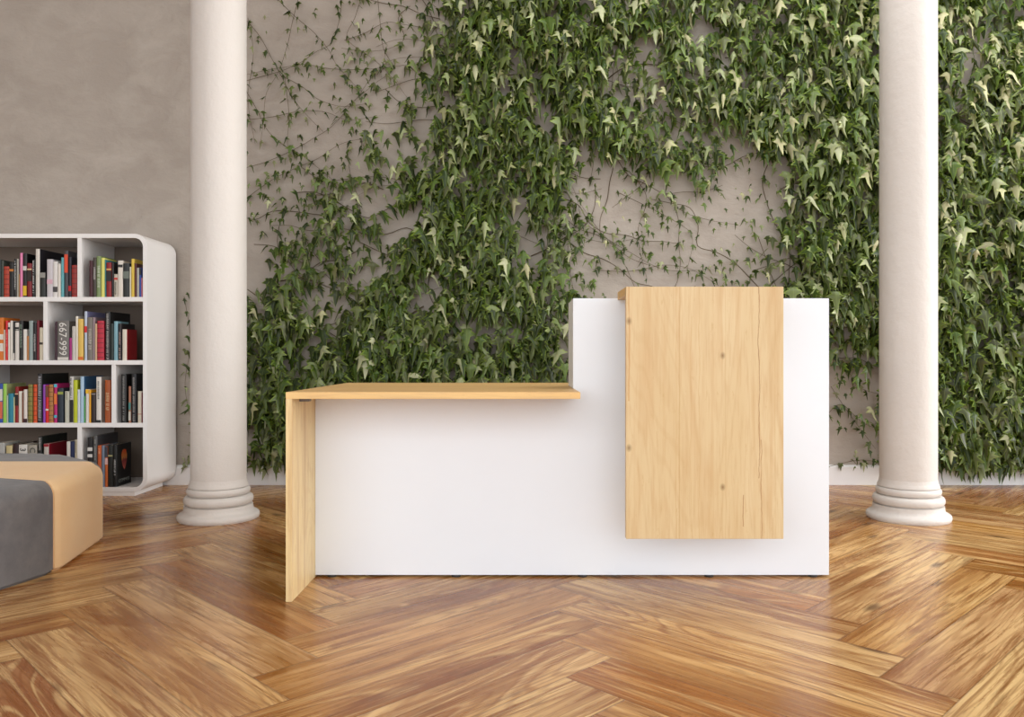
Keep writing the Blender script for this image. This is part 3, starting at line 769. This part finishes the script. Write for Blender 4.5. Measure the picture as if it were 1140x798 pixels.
# template: across (u), along (v), edge flag
TM = [(0, 0.0, 0), (0, 0.28, 0), (0, 0.52, 0), (0, 0.76, 0.1), (0, 1.0, 1)]
TS = [(0.10, -0.10, 0.9), (0.29, -0.13, 1), (0.22, 0.05, 1), (0.53, 0.17, 1), (0.18, 0.34, 1), (0.115, 0.64, 1)]
LV = TM + TS + [(-u, v, e) for u, v, e in TS]
def fr(o, flip):
    b1, b2, b3, L_, s_, q = range(o, o+6)
    t_ = [(0, b1, b2), (0, b2, b3), (0, b3, 1), (b3, L_, 1), (L_, s_, 1), (1, s_, 2), (s_, q, 2), (2, q, 3), (q, 4, 3)]
    return [(a, c, b) for a, b, c in t_] if flip else t_
LF = fr(5, False)+fr(11, True)
LU = np.array([p[0] for p in LV]); LVv = np.array([p[1] for p in LV]); LE = np.array([p[2] for p in LV])
leafV, leafC, petV, petF = [], [], [], []
def add_leaf(X, Y, Z, L, yaw, th0, th1, fold, roll, r, highlight, width=1.0, petiole=True):
    """X,Y,Z: where the stalk meets the blade. blade starts outwards (towards -Y) and bends down"""
    t = np.clip(LVv, -0.12, 1.0)
    q_ = np.clip(t/0.55, 0, 1); th = th0+(th1-th0)*(q_*(2-q_))
    ct = t*L
    out = ct*np.cos(th); dn = ct*np.sin(th)
    au = np.abs(LU)*L*width
    x = LU*L*width*math.cos(fold)*1.0
    # sides fold away along the blade's normal
    nx_out, nx_dn = -np.sin(th), np.cos(th)
    k = math.sin(fold)*(1+au/L*0.8)
    out2 = out+nx_out*au*k; dn2 = dn+nx_dn*au*k
    # leaf frame -> world: roll about outward axis, yaw about vertical
    xr = x*math.cos(roll)-dn2*math.sin(roll)*-1; zr = -(dn2*math.cos(roll))-x*math.sin(roll)*-1*-1
    cy, sy = math.cos(yaw), math.sin(yaw)
    wx = X+xr*cy+out2*sy; wy = Y-out2*cy+xr*sy; wz = Z+zr
    wy = np.minimum(wy, WALL-0.004)
    mask = (wz < 0.15); wy = np.where(mask, np.minimum(wy, WALL-0.03), wy)
    leafV.append(np.stack([wx, wy, wz], 1))
    leafC.append(np.stack([np.full(17, r), np.full(17, highlight), LE, np.ones(17)], 1))
    if petiole:
        l = L*0.55; bx_, by_, bz_ = X-math.sin(yaw)*l*0.7, min(Y+l*0.8, WALL-0.006), Z-l*0.25
        mx_, my_, mz_ = X-math.sin(yaw)*l*0.35, min(Y+l*0.35, WALL-0.008), Z+l*0.16
        pts = [(bx_, by_, bz_), (mx_, my_, mz_), (X, Y, Z)]; k0 = len(petV); w = 0.0013
        for p in pts:
            for dx, dz in ((-w, -w), (w, -w), (0, w)): petV.append((p[0]+dx, p[1], p[2]+dz))
        for s_ in (0, 3):
            for q in range(3): petF.append((k0+s_+q, k0+s_+(q+1) % 3, k0+s_+3+(q+1) % 3, k0+s_+3+q))

def leaf_at(x, y, dn, small=1.0):
    """place a leaf so that it shows near photo position x, y"""
    depth = 0.02+rl.random()*(0.04+0.17*dn)
    d = WALL-depth
    X, Z = sx(x, d), sz(y, d)
    L = (0.060+0.062*min(dn, 1)*rl.uniform(0.75, 1.15))*rl.uniform(0.72, 1.35)*small
    yaw = rl.gauss(0, 0.95); th0 = rl.uniform(-0.1, 1.0); th1 = rl.uniform(1.15, 1.65)
    fold = rl.uniform(0.2, 0.95); roll = rl.gauss(0, 0.2)
    hy = max(0, min(1, (y-0)/420))                       # pale yellowish highlights painted into leaf colour, most high on the right
    pr = 0.16*(1-hy)*(0.35+0.65*min(1, max(0, (x-450)/450)))+0.015
    highlight = rl.uniform(0.35, 0.85) if rl.random() < pr else rl.random()**3*0.16
    add_leaf(X, d, Z, L, yaw, th0, th1, fold, roll, rl.random()**1.15, highlight, rl.uniform(0.7, 1.1), rl.random() < 0.55)

nleaf = 0
NTRY = 64000
for _ in range(NTRY):
    x, y = rl.uniform(204, 1420), rl.uniform(-190, 522)
    fade = (min(1, max(0, (1420-x-90*vnoise(y/60, 3))/150)) if x > 1240 else 1)*(min(1, max(0, (y+190-70*vnoise(x/60, 7))/70)) if y < -90 else 1)
    dn = dens(x, y)*fade
    if dn < 0.06: continue
    c = clump(x, y)
    thr = (dn**1.15)*0.60*(0.12+2.0*max(0, c-0.28)) if dn < 0.7 else 0.95*min(1, max(0.0, (c-0.24)*1.9))*dn+max(0, dn-0.74)*1.25
    if dn < 0.45: thr *= 0.95
    if rl.random() > thr: continue
    leaf_at(x, y, dn, 1.0 if dn > 0.5 else 0.62)
# runners: thin stems with small leaves along them
stemV, stemF = [], []
def tube(pts, r0, r1):
    k0 = len(stemV); n = len(pts)
    for i, p in enumerate(pts):
        a = Vector(pts[max(i-1, 0)]); b = Vector(pts[min(i+1, n-1)]); t = (b-a)
        t = t.normalized() if t.length > 1e-6 else Vector((1, 0, 0))
        s_ = t.cross(Vector((0, 1, 0))).normalized(); r = r0+(r1-r0)*i/(n-1)
        o_ = t.cross(s_)
        for q in range(4):
            v = Vector(p)+s_*r*math.cos(q*math.pi/2)+o_*r*math.sin(q*math.pi/2); stemV.append(tuple(v))
    for i in range(n-1):
        for q in range(4):
            a, b = k0+i*4+q, k0+i*4+(q+1) % 4; stemF.append((a, b, b+4, a+4))
def runner(P, r=0.0032, leaves=True, spacing=13, small=0.55, jitter=1.0):
    # smooth px polyline
    pts = []
    for i in range(len(P)-1):
        p0, p1, p2, p3 = P[max(i-1, 0)], P[i], P[i+1], P[min(i+2, len(P)-1)]
        n = max(2, int(math.hypot(p2[0]-p1[0], p2[1]-p1[1])/5))
        for k in range(n):
            t = k/n
            f = lambda a, b, c, d: 0.5*((2*b)+(-a+c)*t+(2*a-5*b+4*c-d)*t*t+(-a+3*b-3*c+d)*t**3)
            pts.append((f(p0[0], p1[0], p2[0], p3[0]), f(p0[1], p1[1], p2[1], p3[1])))
    pts.append(P[-1])
    ph = rl.uniform(0, 6); W3 = []
    for i, (x, y) in enumerate(pts):
        dd = WALL-0.014-0.010*(1+math.sin(i*0.4+ph))
        W3.append((sx(x, dd), dd, sz(y, dd)))
    tube(W3, r, r*0.5)
    if not leaves: return
    acc = rl.uniform(0, spacing)
    for i in range(1, len(pts)):
        acc += math.hypot(pts[i][0]-pts[i-1][0], pts[i][1]-pts[i-1][1])
        if acc > spacing*1.0:
            acc = rl.uniform(-4, 4)
            X, Y, Z = W3[i]
            dn = dens(*pts[i])
            L = (0.038+0.05*dn)*rl.uniform(0.7, 1.45)*small/0.55
            add_leaf(X+rl.uniform(-.012, .012), Y-0.008-rl.random()*0.02, Z+rl.uniform(-.006, .012), L, rl.gauss(0, 0.9), rl.uniform(0.3, 1.2), 1.5,
                     rl.uniform(0.2, 0.9), rl.gauss(0, 0.5), rl.random()**2*0.7, rl.random()**4*0.4, rl.uniform(0.8, 1.1), False)
def z4(L): return [(270+a/3, b/3) for a, b in L]
HAND = [z4(l) for l in (
 [(15,70),(60,125),(100,200),(125,245),(170,330),(220,390),(270,440)],
 [(190,-20),(165,80),(150,150),(120,240),(80,310),(70,400),(60,480)],
 [(100,-20),(170,50),(240,110),(290,170),(310,210),(380,290),(420,320)],
 [(335,-20),(320,80),(290,150),(250,170),(180,215),(90,232),(10,250)],
 [(10,270),(120,240),(200,215),(300,230),(430,230),(600,205),(740,150)],
 [(125,250),(200,290),(250,330),(330,355),(420,345)],
 [(340,135),(410,110),(480,75),(560,85),(660,95),(760,70)],
 [(400,-20),(375,60),(350,130),(440,200),(500,260),(560,340)],
 [(450,-20),(460,80),(470,160),(500,230),(440,280),(380,330),(310,380)],
 [(10,400),(100,390),(200,370),(280,375),(350,400),(440,390)],
 [(10,300),(50,370),(80,430),(130,480),(200,520),(300,600),(340,640)],
 [(140,255),(155,380),(150,480),(165,560)],
 [(560,20),(520,60),(540,130),(480,165),(400,170),(330,160)],
 [(600,-20),(640,20),(690,50),(740,100)],
 [(10,560),(80,540),(170,500),(240,460),(300,420),(380,330),(430,260),(500,200),(600,190)],
 [(15,660),(100,600),(180,560),(250,530),(330,480),(420,460)],
 [(350,500),(360,580),(390,680),(380,740)],
 [(200,560),(260,600),(330,600),(420,590),(520,600),(620,640)],
)]
HAND += [
 [(560,190),(580,205),(610,200),(640,215),(670,210)], [(610,170),(625,200),(640,240),(632,280),(640,330)],
 [(585,225),(610,250),(640,262),(680,270),(720,262)], [(640,240),(670,262),(700,280),(740,300),(790,300)],
 [(700,190),(720,220),(710,260),(720,310)], [(740,215),(760,235),(790,245),(820,250)],
 [(660,300),(700,302),(740,295),(770,300),(800,318)], [(690,215),(740,240),(770,262),(765,300)],
 [(600,300),(610,340),(620,380),(600,410)], [(560,320),(600,345),(640,360)],
 [(590,390),(615,400),(650,395)], [(920,400),(940,405),(955,430),(985,440)],
 [(915,470),(935,450),(960,470),(985,480)], [(920,520),(940,515),(960,512),(990,516)],
 [(925,430),(945,460),(975,500)], [(915,360),(940,365),(975,350)], [(560,410),(600,380),(640,372)],
 [(1044,512),(1080,516),(1110,510),(1150,514)], [(1044,470),(1080,500),(1120,490),(1150,500)],
 [(205,330),(212,380),(206,430),(214,480),(208,520)], [(276,20),(282,60),(276,110),(284,160)],
]
for P in HAND: runner(P, 0.0018, True, 11, 0.58)
# wandering stems elsewhere
for _ in range(150):
    x, y = rl.uniform(275, 1150), rl.uniform(-30, 430)
    d0 = dens(x, y)
    if d0 < 0.35 or (640 < x < 915 and y > 400): continue
    a = rl.choice([rl.gauss(math.pi/2, 0.5), rl.gauss(0, 0.4), rl.gauss(math.pi, 0.4), rl.gauss(math.pi/4, .3)])
    P = [(x, y)]
    for k in range(rl.randint(4, 9)):
        a += rl.gauss(0, 0.35); x += math.cos(a)*22; y += math.sin(a)*22
        if dens(x, y) < 0.07 or y > 515 or y < -160 or x > 1330: break
        P.append((x, y))
    if len(P) > 2: runner(P, 0.0018+0.003*d0*rl.random(), d0 < 0.75, 14 if d0 < 0.5 else 20, 0.62)

ivy = empty('climbing_ivy', (0.9, WALL-0.02, 0.12), 'dense green climbing ivy spread over the grey wall behind the desk', 'ivy')
io = np.array(ivy.location)
LVs = np.concatenate(leafV)-io; nl = len(leafV)
lf = (np.array(LF)[None]+(np.arange(nl)*17)[:, None, None]).reshape(-1, 3)
me = bpy.data.meshes.new('foliage')
me.from_pydata(LVs.tolist(), [], lf.tolist()); me.update()
ca = me.attributes.new('leafcol', 'FLOAT_COLOR', 'POINT')
ca.data.foreach_set('color', np.concatenate(leafC).astype(np.float32).ravel())
me.polygons.foreach_set('use_smooth', [True]*len(me.polygons)); me.materials.append(M_leaf)
o = bpy.data.objects.new('foliage', me); COL.objects.link(o); o.parent = ivy; o['kind'] = 'stuff'
def raw(name, V, Fc, mat, parent, org):
    me = bpy.data.meshes.new(name); me.from_pydata((np.array(V)-org).tolist(), [], Fc); me.update(); me.materials.append(mat)
    o = bpy.data.objects.new(name, me); COL.objects.link(o); o.parent = parent; o['kind'] = 'stuff'; return o
raw('vine_stem', stemV, stemF, M_stem, ivy, io)
raw('leaf_stalk', petV, petF, M_petiole, ivy, io)
print('leaves', nl)
